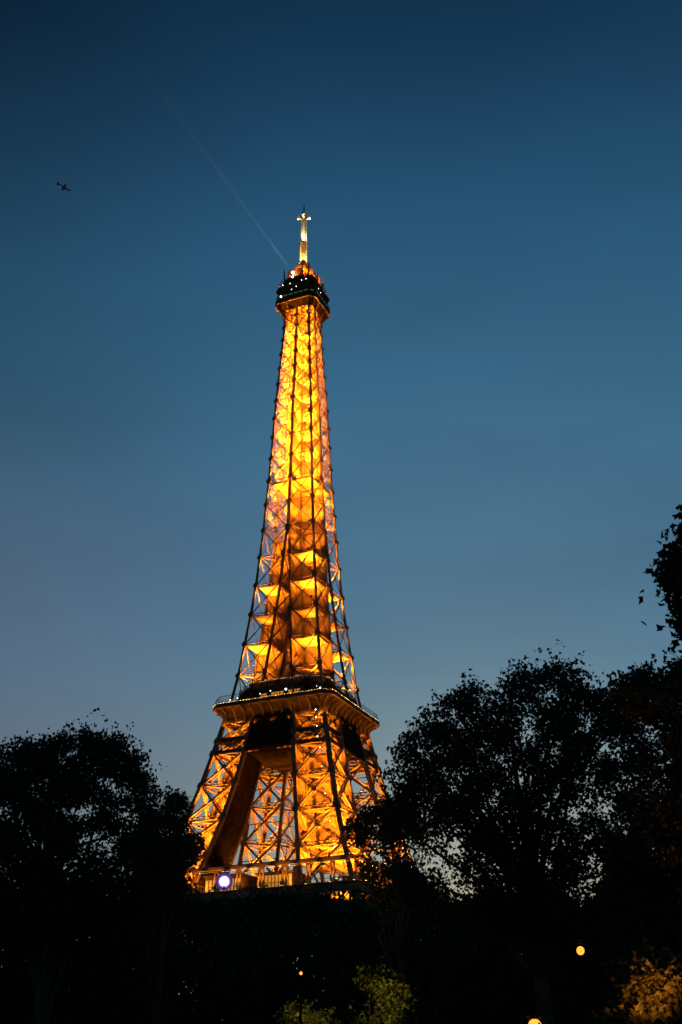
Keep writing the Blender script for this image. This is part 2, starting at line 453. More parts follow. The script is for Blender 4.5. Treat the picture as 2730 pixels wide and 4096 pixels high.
# ---- second platform
sp2 = child('second_platform', tower)
A2, C2 = 20.48, 2.6
d_ = MB(); d_.prism(octo(A2, C2), 115.3, 116.2); d_.build('deck', DARK, sp2)
lip = MB()
for i in range(8):
    p, q = octo(A2 - .05, C2)[i], octo(A2 - .05, C2)[(i + 1) % 8]
    lip.beam((*p, 115.02), (*q, 115.02), .42, .5)
lip.build('cornice_lip', PAINT, sp2)
def flare(t, r0, r1, z0, z1):
    """concave cove from the wall out to the lip"""
    a = t * math.pi / 2
    return r0 + (r1 - r0) * (1 - math.cos(a)), z0 + (z1 - z0) * math.sin(a)
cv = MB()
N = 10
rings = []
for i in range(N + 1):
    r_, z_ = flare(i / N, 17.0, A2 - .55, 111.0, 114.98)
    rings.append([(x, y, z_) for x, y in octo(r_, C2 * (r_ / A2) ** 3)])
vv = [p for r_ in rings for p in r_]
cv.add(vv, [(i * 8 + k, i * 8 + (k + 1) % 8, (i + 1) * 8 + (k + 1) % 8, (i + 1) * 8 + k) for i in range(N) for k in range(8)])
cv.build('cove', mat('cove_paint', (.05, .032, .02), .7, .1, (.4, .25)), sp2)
k_ = 0
for p, n_, t in ring_pts(A2 - .5, C2, 3.25):
    co = MB(); pr = []
    for i in range(9):
        r_, z_ = flare(i / 8, 3.35, .05, 110.6, 114.75); pr.append((r_, z_))
    back = [(.05, 115.0), (3.6, 115.0), (3.6, 110.6)]
    out = [(r_ , z_) for r_, z_ in pr]
    # a thin plate hugging the cove, 0.5 m deep
    th = .09
    for i in range(8):
        (ra, za), (rb, zb) = out[i], out[i + 1]
        q = lambda r_, z_, o_: np.array([p[0] - n_[0] * r_ + t[0] * o_, p[1] - n_[1] * r_ + t[1] * o_, z_])
        ia, ib = ra + .12, rb + .12
        v = [q(ra - .8, za - .55, -th), q(rb - .55 - .25 * (i < 7), zb - .55, -th), q(rb + .2, zb + .25, -th), q(ra + .25, za + .2, -th),
             q(ra - .8, za - .55, th), q(rb - .55 - .25 * (i < 7), zb - .55, th), q(rb + .2, zb + .25, th), q(ra + .25, za + .2, th)]
        co.add(v, [(0, 1, 2, 3), (4, 5, 6, 7), (0, 1, 5, 4), (1, 2, 6, 5), (2, 3, 7, 6), (3, 0, 4, 7)])
    co.build('console', PAINT, sp2)
# railing with an outer mesh that leans in
rl = MB()
for p, n_, t in ring_pts(A2 - .25, C2, 1.1):
    P = lambda r, z: np.array([p[0] - n_[0] * r, p[1] - n_[1] * r, z])
    rl.beam(P(0, 116.2), P(0, 117.5), .07); rl.beam(P(0, 117.5), P(.35, 118.5), .06); rl.beam(P(.35, 118.5), P(.9, 118.9), .05)
for z, r in ((116.8, 0), (117.45, 0), (118.4, .3), (118.9, .9)):
    o_ = octo(A2 - .25 - r, C2)
    for i in range(8): rl.beam((*o_[i], z), (*o_[(i + 1) % 8], z), .08)
rl.build('railing', DARK, sp2)
garland_ring(A2 + .1, C2, 1.0, 116.12, .15, .05, .12, sp2, .6)
bw = MB()
for u in (-13.5, -11, -3.2, 0.3, 5.5, 15.8): bw.ball((u, -A2 + .6, 116.9 + random.random() * 1.2), .13)
bw.ball((4.6, -A2 + 2.5, 118.6), .3); bw.ball((17.1, -A2 + .2, 116.6), .18)
bw.build('white_lamps', COOL, sp2)
# wall between the legs under the cove, dark
# pavilions on the deck, upper gallery and kiosk
pv = MB(); pv.prism(octo(14.6, 5.2), 116.25, 120.3); pv.prism(octo(16.0, 5.6), 120.32, 121.1); pv.prism(octo(7.2, 2), 121.12, 123.2); pv.prism(octo(7.9, 2.2), 123.22, 123.6)
o = pv.build('pavilion', DARK, sp2)
for p, n_, t in ring_pts(14.64, 5.2, 1.5):
    if random.random() < .6:
        wn = MB(); wn.box((p[0], p[1], 118.4), 1.2, .1, 2.2, math.atan2(t[1], t[0])); wn.build('window', WINDOW, sp2)
for p, n_, t in ring_pts(7.24, 2, 1.3):
    if random.random() < .8:
        wn = MB(); wn.box((p[0], p[1], 122.2), .9, .1, .9, math.atan2(t[1], t[0])); wn.build('window', WINDOW, sp2)
ur = MB()
for p, n_, t in ring_pts(15.8, 5.5, .9): ur.beam((*p, 121.1), (*p, 123.0), .09)
for z in (121.5, 121.9, 122.3, 123.0):
    o_ = octo(15.8, 5.5)
    for i in range(8): ur.beam((*o_[i], z), (*o_[(i + 1) % 8], z), .09)
ur.build('upper_railing', DARK, o)
garland_ring(15.2, 5, .8, 123.1, .4, .05, .1, sp2, .45)

# ---- inside the shaft: lift guides, stair core and the intermediate landing
core = MB()
for sx, sy in QUAD:
    core.beam((sx * 1.7, sy * 1.7, 124), (sx * 1.7, sy * 1.7, 174), .22)
zz = 124
while zz < 171:
    for i in range(4):
        (a, b), (c, d) = ((-1.7, -1.7), (1.7, -1.7), (1.7, 1.7), (-1.7, 1.7))[i], ((-1.7, -1.7), (1.7, -1.7), (1.7, 1.7), (-1.7, 1.7))[(i + 1) % 4]
        core.beam((a, b, zz), (c, d, zz), .16); core.beam((a, b, zz), (c, d, zz + 2.6), .12)
    zz += 2.6
core.build('lift_shaft', PAINT, tower)
ld = MB()
ld.prism(octo(W(196.6) - .5, 1.2), 196.3, 196.9)
for p, n_, t in ring_pts(W(196.6) - .6, 1.2, .8): ld.beam((*p, 196.9), (*p, 198), .06)
ld.build('landing', PAINT, tower)

# ---- summit
su = child('summit', tower)
A3, C3 = 8.25, 2.1
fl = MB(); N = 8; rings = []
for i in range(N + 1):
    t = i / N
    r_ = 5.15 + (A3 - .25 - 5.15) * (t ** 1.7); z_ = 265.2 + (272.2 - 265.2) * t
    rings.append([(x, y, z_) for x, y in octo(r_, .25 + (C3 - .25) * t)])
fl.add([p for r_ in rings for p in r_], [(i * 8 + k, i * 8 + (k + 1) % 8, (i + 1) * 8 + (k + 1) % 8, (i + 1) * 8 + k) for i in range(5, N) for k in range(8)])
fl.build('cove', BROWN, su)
br = MB()
for p, n_, t in ring_pts(1, .25, .66):
    for i in range(N):
        f0 = lambda i_: (5.15 + (A3 - .1 - 5.15) * ((i_ / N) ** 1.7), 265.0 + 7.2 * i_ / N)
        (r0, z0), (r1, z1) = f0(i), f0(i + 1)
        br.beam((p[0] * r0, p[1] * r0, z0), (p[0] * r1, p[1] * r1, z1), .3, .5)
        if i == 7: br.beam((p[0] * 5, p[1] * 5, z1 - .2), (p[0] * r1, p[1] * r1, z1 - .2), .3, .4)
br.build('bracket_row', PAINT, su)
lp = MB(); o_ = octo(A3, C3)
for i in range(8): lp.beam((*o_[i], 272.35), (*o_[(i + 1) % 8], 272.35), .4, .4)
lp.build('cornice_lip', PAINT, su)
fa = MB(); fa.prism(octo(A3 + .1, C3), 272.6, 276.0); fa.prism(octo(A3 - .5, C3), 276.02, 279.2); fa.prism(octo(A3 + .05, C3), 279.22, 279.7)
fa.build('cabin', CAGE, su)
cg = MB()
for p, n_, t in ring_pts(A3 - .55, C3, .9): cg.beam((*p, 279.7), (p[0] * .96, p[1] * .96, 283.4), .08)
for z, k in ((280.8, .99), (282, .975), (283.4, .96)):
    o_ = octo((A3 - .55) * k, C3)
    for i in range(8): cg.beam((*o_[i], z), (*o_[(i + 1) % 8], z), .1)
cg.prism(octo(5.2, 1.4), 279.72, 283.6); cg.prism(octo(6.3, 1.8), 283.62, 284.1)
cg.build('upper_cage', CAGE, su)
lw, lg_ = MB(), MB()
for p, n_, t in ring_pts(A3 - .45, C3, 1.8): 
    if random.random() < .3: lw.ball((p[0], p[1], 277 + random.random() * 1.5), .1)
for u in (-4.6, -1.5, 3.2, 5.0): lw.ball((u, -A3 + .3, 279.9 + random.random() * .8), .13)
lw.ball((-5.0, -A3 - .15, 275.0), .34)
lw.build('white_lamps', COOL, su)
for p, n_, t in ring_pts(A3 + .12, C3, 2.2): lg_.box((p[0], p[1], 275.0), 1.3, .08, .28, math.atan2(t[1], t[0]))
lg_.build('window_strip', GREENISH, su)
for x, y, z in ((-6.5, -6.5, 281.2), (3.9, -6.9, 283.9), (7.3, 4.6, 281.4)):
    r_ = MB(); r_.ball((x, y, z), .34); r_.tube([(x, y, z - 1.2), (x, y, z - .25)], [.08, .08]); r_.build('red_beacon', RED, su)
    lamp('red_light', 'POINT', (x, y, z + .1), 160, (1, .06, .02), su, .3)
# campanile: four curved ribs from the corners to the lantern
cp = MB()
for ang in range(8):
    a = R(22.5 + 45 * ang); pts = []
    for t in np.linspace(0, 1, 9):
        r_ = 5.6 * (1 - t) ** .55 + 1.0; z = 284.0 + 9.4 * t
        pts.append((r_ * math.cos(a), r_ * math.sin(a), z))
    for p, q in zip(pts, pts[1:]): cp.beam(p, q, .42, .5)
for z, r_ in ((286.5, 5.3), (289.5, 4.3), (291.6, 3.2)):
    pts = [(r_ * math.cos(R(22.5 + 45 * k)), r_ * math.sin(R(22.5 + 45 * k)), z) for k in range(8)]
    for k in range(8): cp.beam(pts[k], pts[(k + 1) % 8], .3)
cp.build('campanile_ribs', PAINT, su)
eq = MB()
for k in range(8):
    a = R(45 * k + 10); rr = 5.9
    eq.box((rr * math.cos(a), rr * math.sin(a), 286.2 + .5 * (k % 3)), 1.9, .5, 3.6, a + math.pi / 2)
    eq.beam((rr * math.cos(a), rr * math.sin(a), 284), (rr * math.cos(a), rr * math.sin(a), 287.5 + 1.3 * (k % 2)), .3)
for x, y in ((-5.3, -5.3), (5.0, -5.5), (5.5, 5.2)): eq.tube([(x, y, 283.5), (x, y, 289.6)], [.35, .3])
eq.build('antenna_panels', PAINT, su)
lt = MB(); lt.tube([(0, 0, 291.5), (0, 0, 294.5), (0, 0, 295.6)], [2.1, 2.0, 1.3], 8)
lt.build('lantern', PAINT, su)
tk = MB(); tk.box((0, 0, 300.2), 1.9, 1.9, 9.4, R(20))
for i in range(9):
    z = 296.3 + i
    for k in range(4):
        a = R(20 + 90 * k); c_, s_ = math.cos(a), math.sin(a)
        tk.beam((c_ * .9 - s_ * 1.1, s_ * .9 + c_ * 1.1, z), (c_ * 1.25, s_ * 1.25, z + .45), .16); tk.beam((c_ * 1.25, s_ * 1.25, z + .45), (c_ * .9 + s_ * 1.1, s_ * .9 - c_ * 1.1, z), .16)
        tk.box((c_ * 1.2, s_ * 1.2, z + .3), .25, 1.3, .22, a)
tk.build('antenna_trunk', MASTW, su)
ms = MB(); 
for k in range(4):
    a = R(20 + 90 * k); c_, s_ = math.cos(a), math.sin(a)
    ms.box((c_ * .62, s_ * .62, 311.2), .75, .85, 12.3, a)
ms.tube([(0, 0, 304.5), (0, 0, 317.5)], [.5, .5], 8)
ms.build('antenna_mast', MASTW, su)
ar = MB()
for k in range(4):
    a = R(20 + 90 * k); c_, s_ = math.cos(a), math.sin(a)
    ar.beam((c_ * .3, s_ * .3, 316.4), (c_ * 2.4, s_ * 2.4, 317.4), .5, .6); ar.box((c_ * 2.4, s_ * 2.4, 317.6), .5, 1.0, 1.5, a)
    ar.beam((c_ * .4, s_ * .4, 315.6), (c_ * 1.5, s_ * 1.5, 316.9), .25)
ar.box((0, 0, 318.4), 1.1, 1.1, 2.2, R(35)); ar.box((.5, -.3, 319.4), .7, .7, 1.4, R(20))
ar.build('antenna_arms', MASTW, su)
tp = MB(); tp.tube([(0, 0, 319), (0, 0, 322), (0, 0, 324.4)], [.3, .2, .08], 6); tp.build('antenna_tip', DARK, su)

# ---- floodlights: housing + lens + the light itself
def flood(loc, power, aim=(0, 0, 1), size=150, radius=.3, parent=None, col=SODIUM, lens=None, rod=None):
    loc = Vector(loc); q = Vector(aim).to_track_quat('Z', 'Y')
    h, l = MB(), MB()
    for dz, rr, mb in ((-.35, .3, h),):
        mb.tube([(0, 0, -.55), (0, 0, -.3), (0, 0, 0)], [.14, .34, .42], 8)
    l.tube([(0, 0, .01), (0, 0, .05)], [.36, .34], 8)
    for mb in (h, l):
        for v in mb.v:
            for i in range(len(v)): v[i] = q @ Vector(v[i]) + loc
    if rod is not None: h.beam(loc, (loc.x, loc.y, rod), .12)
    o = h.build('floodlight', DARK, parent); l.build('lens', lens or LENS, o)
    lamp('floodlight_lamp', 'SPOT', loc + q @ Vector((0, 0, .12)), power, col, o, radius, aim, size, .5)

K = 14.0
NODES = Z_LOW + Z_MID + Z_TOP
node = lambda z: max(q for q in NODES if q <= z)
def mid(sx, sy, z, f=.5):
    m_ = W(z) * f + G(z) * (1 - f)
    return (sx * m_, sy * m_, z)
for sx, sy in QUAD:
    for z, pw in ((52, 2000), (60.5, 25000), (72, 11500), (83, 6500), (93.5, 3800), (105.8, 2400)):
        flood(mid(sx, sy, z), pw * K * {(1, 1): .55, (-1, 1): .65}.get((sx, sy), 1), parent=LEG[sx, sy], rod=node(z))
    for z, pw in ((124.6, 3200), (130.6, 4000), (139.0, 900), (144.0, 350), (149.0, 700), (152.4, 3300), (160, 450), (163.2, 3000), (170.5, 2240), (181, 4400), (190, 5600)):
        flood(mid(sx, sy, z, .68 if pw > 2250 else .55), pw * K * (1.25 if pw > 2250 else 1), parent=SHAFT[sx, sy], rod=node(z))
    for z in (198.2, 206, 214, 222, 230, 237.5, 244.5, 251, 257.5):
        flood(mid(sx, sy, z, .55 if (sx, sy) == (-1, -1) else .36), 8200 * K * (1.7 if (sx, sy) == (-1, -1) else 1) * (1 if z < 250 else .7), parent=SHAFT[sx, sy], rod=node(z))
    flood(mid(sx, sy, 263.8, .5), 900 * K, parent=SHAFT[sx, sy], rod=262.8)

# cove of the second platform, its lights stand on the face girders
for ax in range(4):
    ca, sa = math.cos(ax * math.pi / 2), math.sin(ax * math.pi / 2)
    for u in (-16.5, -11.5, -5.8, 0, 5.8, 11.5, 16.5):
        y = -18.1
        flood((u * ca - y * sa, u * sa + y * ca, 109.2), 80 * K, (0.30 * sa, -0.30 * ca, 1), 160, .3, sp2, lens=DARK)
# gallery of the first platform
for ax in range(4):
    ca, sa = math.cos(ax * math.pi / 2), math.sin(ax * math.pi / 2)
    for i in range(5):
        u = -28 + 14 * i; y = -32.4
        flood((u * ca - y * sa, u * sa + y * ca, 57.9), 700 * K, (0, 0, 1), 165, .3, fp)
    for i in range(11):
        u = -A1 + .6 + (2 * A1 - 1.2) * i / 10; y = -A1 - 1.7
        flood((u * ca - y * sa, u * sa + y * ca, 57.3), 620 * K, (-.26 * sa, .26 * ca, 1), 50, .15, fp)
for u in (-9, 9):
    flood((u, -15, 63.8), 700 * K, (0, .1, 1), 130, .3, fp)
# flare of the summit, campanile and mast
for x, y in ((6.2, -6.2), (-6.2, -6.2), (6.2, 6.2), (-6.2, 6.2)):
    flood((x * 1.02, y * 1.02, 272.9), 130 * K, (x * .012, y * .012, 1), 165, .2, su, lens=DARK)  # added floodlights at the lip, put there to warm the cabin walls
    flood((x * .86, y * .86, 267.2), 110 * K, (x * .05, y * .05, 1), 165, .3, su)
for k in range(6):
    a = R(60 * k + 20)
    flood((7.5 * math.cos(a), 7.5 * math.sin(a), 284.4), 420 * K, (-.9 * math.cos(a), -.9 * math.sin(a), .8), 130, .2, su, lens=DARK)
    flood((3.4 * math.cos(a), 3.4 * math.sin(a), 284.4), 700 * K, (-.1 * math.cos(a), -.1 * math.sin(a), 1), 120, .3, su)
for k in range(4):
    a = R(90 * k + 65)
    flood((2.5 * math.cos(a), 2.5 * math.sin(a), 293.4), 520 * K, (-.05 * math.cos(a), -.05 * math.sin(a), 1), 80, .25, su, (1, .6, .16))
    a = R(90 * k + 20)
    flood((1.5 * math.cos(a), 1.5 * math.sin(a), 304.7), 1500 * K, (-.07 * math.cos(a), -.07 * math.sin(a), 1), 60, .2, su, (1, .72, .27))

# white sparkle lamps down the near leg
bw = MB()
for z in (111.0, 108.5, 105.6, 102.2, 98.5, 92.5, 84, 75.5, 68):
    bw.ball((W(z) - 2.6 + random.uniform(-.3, .3), -W(z) - .75, z), .14 if z > 95 else .11)
bw.build('sparkle_lamps', COOL, tower)

# violet-white searchlight on the first platform, facing the river
p = at(898, 3526, DIST - 31); p = Vector((p.x, p.y, p.z))
v_ = (CAM - p).normalized(); q_ = v_.to_track_quat('Z', 'Y')
h, l = MB(), MB()
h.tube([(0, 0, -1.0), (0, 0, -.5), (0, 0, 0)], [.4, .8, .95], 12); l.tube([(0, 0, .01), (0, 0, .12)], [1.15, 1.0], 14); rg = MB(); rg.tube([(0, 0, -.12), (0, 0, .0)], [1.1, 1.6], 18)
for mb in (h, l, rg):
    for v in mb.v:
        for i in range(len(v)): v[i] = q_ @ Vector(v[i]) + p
h.beam(p + Vector((0, 0, -.9)), (p.x, p.y, 57.6), .3)
o = h.build('violet_searchlight', DARK, tower); l.build('lens', emit('violet_white_lens', (.62, .5, 1), 26), o); rg.build('halo_ring', emit('violet_halo', (.42, .26, 1), 1.1), o)  # glowing ring added round the lens, standing for its violet halo
rs = MB(); rs.tube([p - v_ * .2, p - v_ * .05], [1.4, 2.3], 18); rs.build('outer_halo_ring', emit('violet_outer_halo', (.24, .11, .8), .22), o)  # fainter outer ring of the same added halo, glowing though no lamp
lamp('violet_lamp', 'SPOT', p + v_ * .3, 60000, (.45, .28, 1), o, .6, v_, 100)

# summit beacon and its beam, a thin cone of lit air
bp = Vector((-2.2, -4.6, 287.9))
bb = MB(); bb.tube([bp + Vector((0, 0, -4.3)), bp + Vector((0, 0, -.6))], [.25, .25]); bb.ball(bp, .62, 8, 6)
o = bb.build('beacon', emit('beacon_glass', (1, .95, .9), 9), tower)
bd = Vector((.02, -1, .0)).normalized()
bc = MB(); bc.tube([bp + bd * .9, bp + bd * 60, bp + bd * 124], [.3, .8, 1.3], 14)
bm = bpy.data.materials.new('lit_air'); bm.use_nodes = True
n = bm.node_tree; n.nodes.remove(n.nodes['Principled BSDF'])
pv_ = n.nodes.new('ShaderNodeVolumePrincipled'); pv_.inputs['Density'].default_value = .013
pv_.inputs['Color'].default_value = (.3, .72, 1, 1); pv_.inputs['Anisotropy'].default_value = 0
n.links.new(pv_.outputs[0], n.nodes['Material Output'].inputs['Volume'])
gp = n.nodes.new('ShaderNodeNewGeometry'); gs_ = n.nodes.new('ShaderNodeSeparateXYZ'); gm = n.nodes.new('ShaderNodeMapRange')
n.links.new(gp.outputs['Position'], gs_.inputs[0]); n.links.new(gs_.outputs['Y'], gm.inputs['Value'])
gm.inputs['From Min'].default_value = bp.y - 124; gm.inputs['From Max'].default_value = bp.y - 20
gm.inputs['To Min'].default_value = .0; gm.inputs['To Max'].default_value = .011
n.links.new(gm.outputs[0], pv_.inputs['Density'])
tag(bc.build('light_beam', bm), 'faint straight beam of light reaching from the tower top towards the upper left sky', 'light beam', kind='stuff')
lamp('beacon_lamp', 'SPOT', bp + bd * .7, 300000, (.6, .85, 1), o, .2, bd, 3.4, .3)

# ------------------------------------------------------------------ painters' nets hung inside the tower
def sheet(name, m, grid, label, group=None):
    nu, nv = len(grid[0]), len(grid)
    mb = MB(); mb.add([p for row in grid for p in row],
                      [(j * nu + i, j * nu + i + 1, (j + 1) * nu + i + 1, (j + 1) * nu + i) for j in range(nv - 1) for i in range(nu - 1)])
    o = mb.build(name, m, smooth=True)
    md = o.modifiers.new('thickness', 'SOLIDIFY'); md.thickness = .03
    return tag(o, label, 'net', group)
def vertical(sx, sy, plane, z0, z1, label, f0=0.0, f1=1.0, m=None, across=False):
    rows = []
    nz_ = max(4, int((z1 - z0) / 1.3))
    for j in range(nz_ + 1):
        z = z0 + (z1 - z0) * j / nz_; row = []
        for i in range(13):
            t = f0 + (f1 - f0) * i / 12
            g_, w_ = G(z), W(z); u = g_ + .1 + (w_ - g_ - .3) * t
            if across: u = -g_ + (w_ + g_ - .3) * i / 12
            off = g_ - .28 - .12 * math.sin(i * 2.1 + j * .35) - .22 * abs(math.sin(math.pi * (z - z0) / 10.5)) * math.sin(math.pi * t)
            if g_ < .5: off = .12 + .035 * math.sin(i * 2.1 + j * .4)
            row.append((sx * off, sy * u, z) if plane == 'x' else (sx * u, sy * off, z))
        rows.append(row)
    sheet('safety_net', m or NETM, rows, label, 'safety nets hung inside the tower')
def hammock(sx, sy, z, label, sag=1.1):
    P = cell(sx, sy, z); rows = []
    for j in range(11):
        row = []
        for i in range(11):
            a, b = i / 10, j / 10
            p = (P[0] * (1 - a) + P[1] * a) * (1 - b) + (P[3] * (1 - a) + P[2] * a) * b
            c_ = (P[0] + P[2]) / 2; p = c_ + (p - c_) * .93
            s_ = 16 * a * (1 - a) * b * (1 - b)
            row.append((p[0], p[1], z - .75 - sag * s_ ** .7 + .05 * math.sin(3 * i + 2 * j)))
        rows.append(row)
    sheet('safety_net', NETM, rows, label, 'safety nets hung inside the tower')
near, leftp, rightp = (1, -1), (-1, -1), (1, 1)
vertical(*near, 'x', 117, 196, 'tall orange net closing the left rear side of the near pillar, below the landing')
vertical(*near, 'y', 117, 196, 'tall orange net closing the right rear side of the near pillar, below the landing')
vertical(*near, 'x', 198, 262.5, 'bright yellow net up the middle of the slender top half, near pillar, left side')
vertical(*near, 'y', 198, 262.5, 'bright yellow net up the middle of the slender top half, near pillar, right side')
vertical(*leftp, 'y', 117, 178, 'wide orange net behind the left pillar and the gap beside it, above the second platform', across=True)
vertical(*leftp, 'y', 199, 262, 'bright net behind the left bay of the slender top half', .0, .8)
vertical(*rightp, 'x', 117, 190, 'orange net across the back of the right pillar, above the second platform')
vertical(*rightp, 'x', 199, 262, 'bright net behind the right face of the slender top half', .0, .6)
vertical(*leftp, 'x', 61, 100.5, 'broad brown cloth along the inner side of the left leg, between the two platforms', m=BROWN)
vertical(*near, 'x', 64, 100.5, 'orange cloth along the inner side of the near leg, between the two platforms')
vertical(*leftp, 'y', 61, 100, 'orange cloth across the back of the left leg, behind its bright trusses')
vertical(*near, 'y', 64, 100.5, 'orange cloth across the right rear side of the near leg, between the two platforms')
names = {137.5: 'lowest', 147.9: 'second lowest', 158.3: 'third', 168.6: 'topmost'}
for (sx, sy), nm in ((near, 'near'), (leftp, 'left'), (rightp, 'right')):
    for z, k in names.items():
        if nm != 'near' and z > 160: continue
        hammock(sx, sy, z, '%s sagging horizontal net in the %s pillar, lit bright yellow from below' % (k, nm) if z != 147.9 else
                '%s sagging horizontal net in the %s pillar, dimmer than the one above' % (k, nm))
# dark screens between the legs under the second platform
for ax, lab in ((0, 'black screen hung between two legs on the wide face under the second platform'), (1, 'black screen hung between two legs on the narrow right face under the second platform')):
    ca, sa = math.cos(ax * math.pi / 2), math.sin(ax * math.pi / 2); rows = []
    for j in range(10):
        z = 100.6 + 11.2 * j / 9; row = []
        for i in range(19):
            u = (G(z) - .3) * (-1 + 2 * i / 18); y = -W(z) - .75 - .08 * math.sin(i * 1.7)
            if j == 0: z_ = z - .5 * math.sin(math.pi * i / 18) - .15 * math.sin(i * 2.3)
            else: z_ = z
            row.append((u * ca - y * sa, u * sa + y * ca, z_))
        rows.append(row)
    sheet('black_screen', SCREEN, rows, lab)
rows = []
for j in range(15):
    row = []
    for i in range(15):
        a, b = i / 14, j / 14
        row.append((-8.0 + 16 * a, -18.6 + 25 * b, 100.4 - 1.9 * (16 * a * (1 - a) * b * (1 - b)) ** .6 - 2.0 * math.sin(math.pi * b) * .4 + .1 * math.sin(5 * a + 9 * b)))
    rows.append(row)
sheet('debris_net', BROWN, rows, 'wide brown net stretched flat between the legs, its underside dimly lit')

# ------------------------------------------------------------------ trees
def inside(poly, P):
    x, y = P[:, 0], P[:, 1]; c = np.zeros(len(P), bool); n = len(poly)
    for i in range(n):
        (x0, y0), (x1, y1) = poly[i], poly[(i + 1) % n]
        if y0 == y1: continue
        m = ((y0 > y) != (y1 > y)) & (x < (x1 - x0) * (y - y0) / (y1 - y0) + x0); c ^= m
    return c
def edge_dist(poly, P):
    d = np.full(len(P), 1e9); n = len(poly)
    for i in range(n):
        a, b = np.array(poly[i], float), np.array(poly[(i + 1) % n], float)
        t = np.clip(((P - a) @ (b - a)) / ((b - a) @ (b - a) + 1e-9), 0, 1)
        d = np.minimum(d, np.linalg.norm(P - a - t[:, None] * (b - a), axis=1))
    return d
LEAF2D = np.array([(0, 0), (.42, .42), (.22, .5), (0, 1.0), (-.22, .5), (-.42, .42)])
def leaves_mesh(centres, size):
    n = len(centres)
    d = rng.normal(size=(n, 3)); d[:, 2] -= .5; d /= np.linalg.norm(d, axis=1)[:, None]
    e = rng.normal(size=(n, 3)); e -= d * (e * d).sum(1)[:, None]; e /= np.linalg.norm(e, axis=1)[:, None]
    nn = np.cross(d, e)
    s = size * rng.uniform(.65, 1.25, n)
    k = len(LEAF2D)
    v = centres[:, None] + s[:, None, None] * (LEAF2D[None, :, 0, None] * e[:, None] + LEAF2D[None, :, 1, None] * d[:, None])
    v[:, 1] += nn * (s * .12)[:, None]; v[:, 5] += nn * (s * .12)[:, None]
    return v.reshape(-1, 3), n, k
def tree(label, dist, outline, base, sprigs, leaf, gaps=(), depth=3.0, per=26, sig=.23, group=None, limbs=26, trunk=.35, fork=.45, name='tree', m=None, shoots=1.0, twigs=(), shift=(0, 0)):
    """outline: the crown as seen, in photo pixels; the crown is filled round that outline to a real depth"""
    outline = [(x + shift[0], y + shift[1]) for x, y in outline]
    poly = np.array(outline, float); lo, hi = poly.min(0), poly.max(0)
    P = np.zeros((0, 2))
    while len(P) < sprigs:
        Q = rng.uniform(lo, hi, (sprigs * 2, 2)); Q = Q[inside(outline, Q)]
        keep = np.ones(len(Q))
        for gx, gy, rx, ry, den in gaps:
            r2 = ((Q[:, 0] - gx) / rx) ** 2 + ((Q[:, 1] - gy) / ry) ** 2
            keep = np.where(r2 < 1, np.minimum(keep, den + (1 - den) * r2 ** 2), keep)
        # clumps
        cl = np.sin(Q[:, 0] / 41 + dist) * np.sin(Q[:, 1] / 37 + dist * 2) + .6 * np.sin(Q[:, 0] / 19 + 1) * np.sin(Q[:, 1] / 23 + dist)
        keep *= np.clip(.8 + .7 * cl, .12, 1)
        P = np.concatenate([P, Q[rng.random(len(Q)) < keep]])
    P = P[:sprigs]
    e = edge_dist(outline, P); em = max(e.max(), 1)
    th = depth * np.sqrt(np.clip(1 - (1 - np.clip(e / em, 0, 1)) ** 2, .04, 1))
    off = rng.uniform(-1, 1, sprigs) * th
    fh = Vector((FW.x, FW.y, 0)).normalized()
    cen = np.array([at(x, y, dist + o_) for (x, y), o_ in zip(P, off)])
    # leafy shoots standing out of the crown's edge
    extra = list(twigs)
    if shoots:
        n_o = len(outline); ctr = poly.mean(0)
        for i in range(n_o):
            a_, b_ = poly[i], poly[(i + 1) % n_o]; L_ = np.linalg.norm(b_ - a_)
            if L_ < 1: continue
            nr = np.array([(b_ - a_)[1], -(b_ - a_)[0]]) / L_
            if inside(outline, ((a_ + b_) / 2 + nr * 4)[None])[0]: nr = -nr
            for k_ in range(max(1, int(L_ / 42))):
                q_ = a_ + (b_ - a_) * rng.random(); d_ = nr * .8 + np.array([0, -.55]) + rng.normal(size=2) * .35
                ln = rng.uniform(14, 68) * 45 / dist * shoots; do = rng.uniform(-.5, .5) * depth * .5
                for t_, wd_ in ((-.8, 1.0), (-.2, .8), (.35, .55), (.8, .35), (1.1, .2)):
                    extra.append((*(q_ + d_ * ln * t_), dist + do, wd_))
    b = at(base[0], base[1], dist); b = Vector((b.x, b.y, 0))
    root = empty(name, b, label, 'tree', group)
    lc = cen[:, None] + np.clip(rng.normal(size=(sprigs, per, 3)), -1.7, 1.7) * sig * np.array([1, 1, .8]); lc = lc.reshape(-1, 3)
    lc = lc[lc[:, 2] > .3]
    if extra:
        ec = np.concatenate([np.array(at(x, y, d_))[None] + rng.normal(size=(max(2, int(9 * w_)), 3)) * leaf * 1.25 * w_ for x, y, d_, w_ in extra])
        lc = np.concatenate([lc, ec])
    V, n_, k = leaves_mesh(lc, leaf)
    me = bpy.data.meshes.new('crown'); me.vertices.add(len(V)); me.vertices.foreach_set('co', V.ravel())
    me.loops.add(n_ * k); me.loops.foreach_set('vertex_index', np.arange(n_ * k, dtype=np.int32))
    me.polygons.add(n_); me.polygons.foreach_set('loop_start', np.arange(0, n_ * k, k, dtype=np.int32))
    me.update(calc_edges=True); me.materials.append(m or LEAF)
    o = bpy.data.objects.new('crown', me); COL.objects.link(o); o.parent = root; o.matrix_parent_inverse = root.matrix_world.inverted()
    # trunk and limbs
    tb = MB(); top = cen.mean(0); fk = np.array([b.x * .7 + top[0] * .3, b.y * .7 + top[1] * .3, max(2.0, top[2] * fork)])
    hi_ = np.array([top[0], top[1], top[2] + (cen[:, 2].max() - top[2]) * .45])
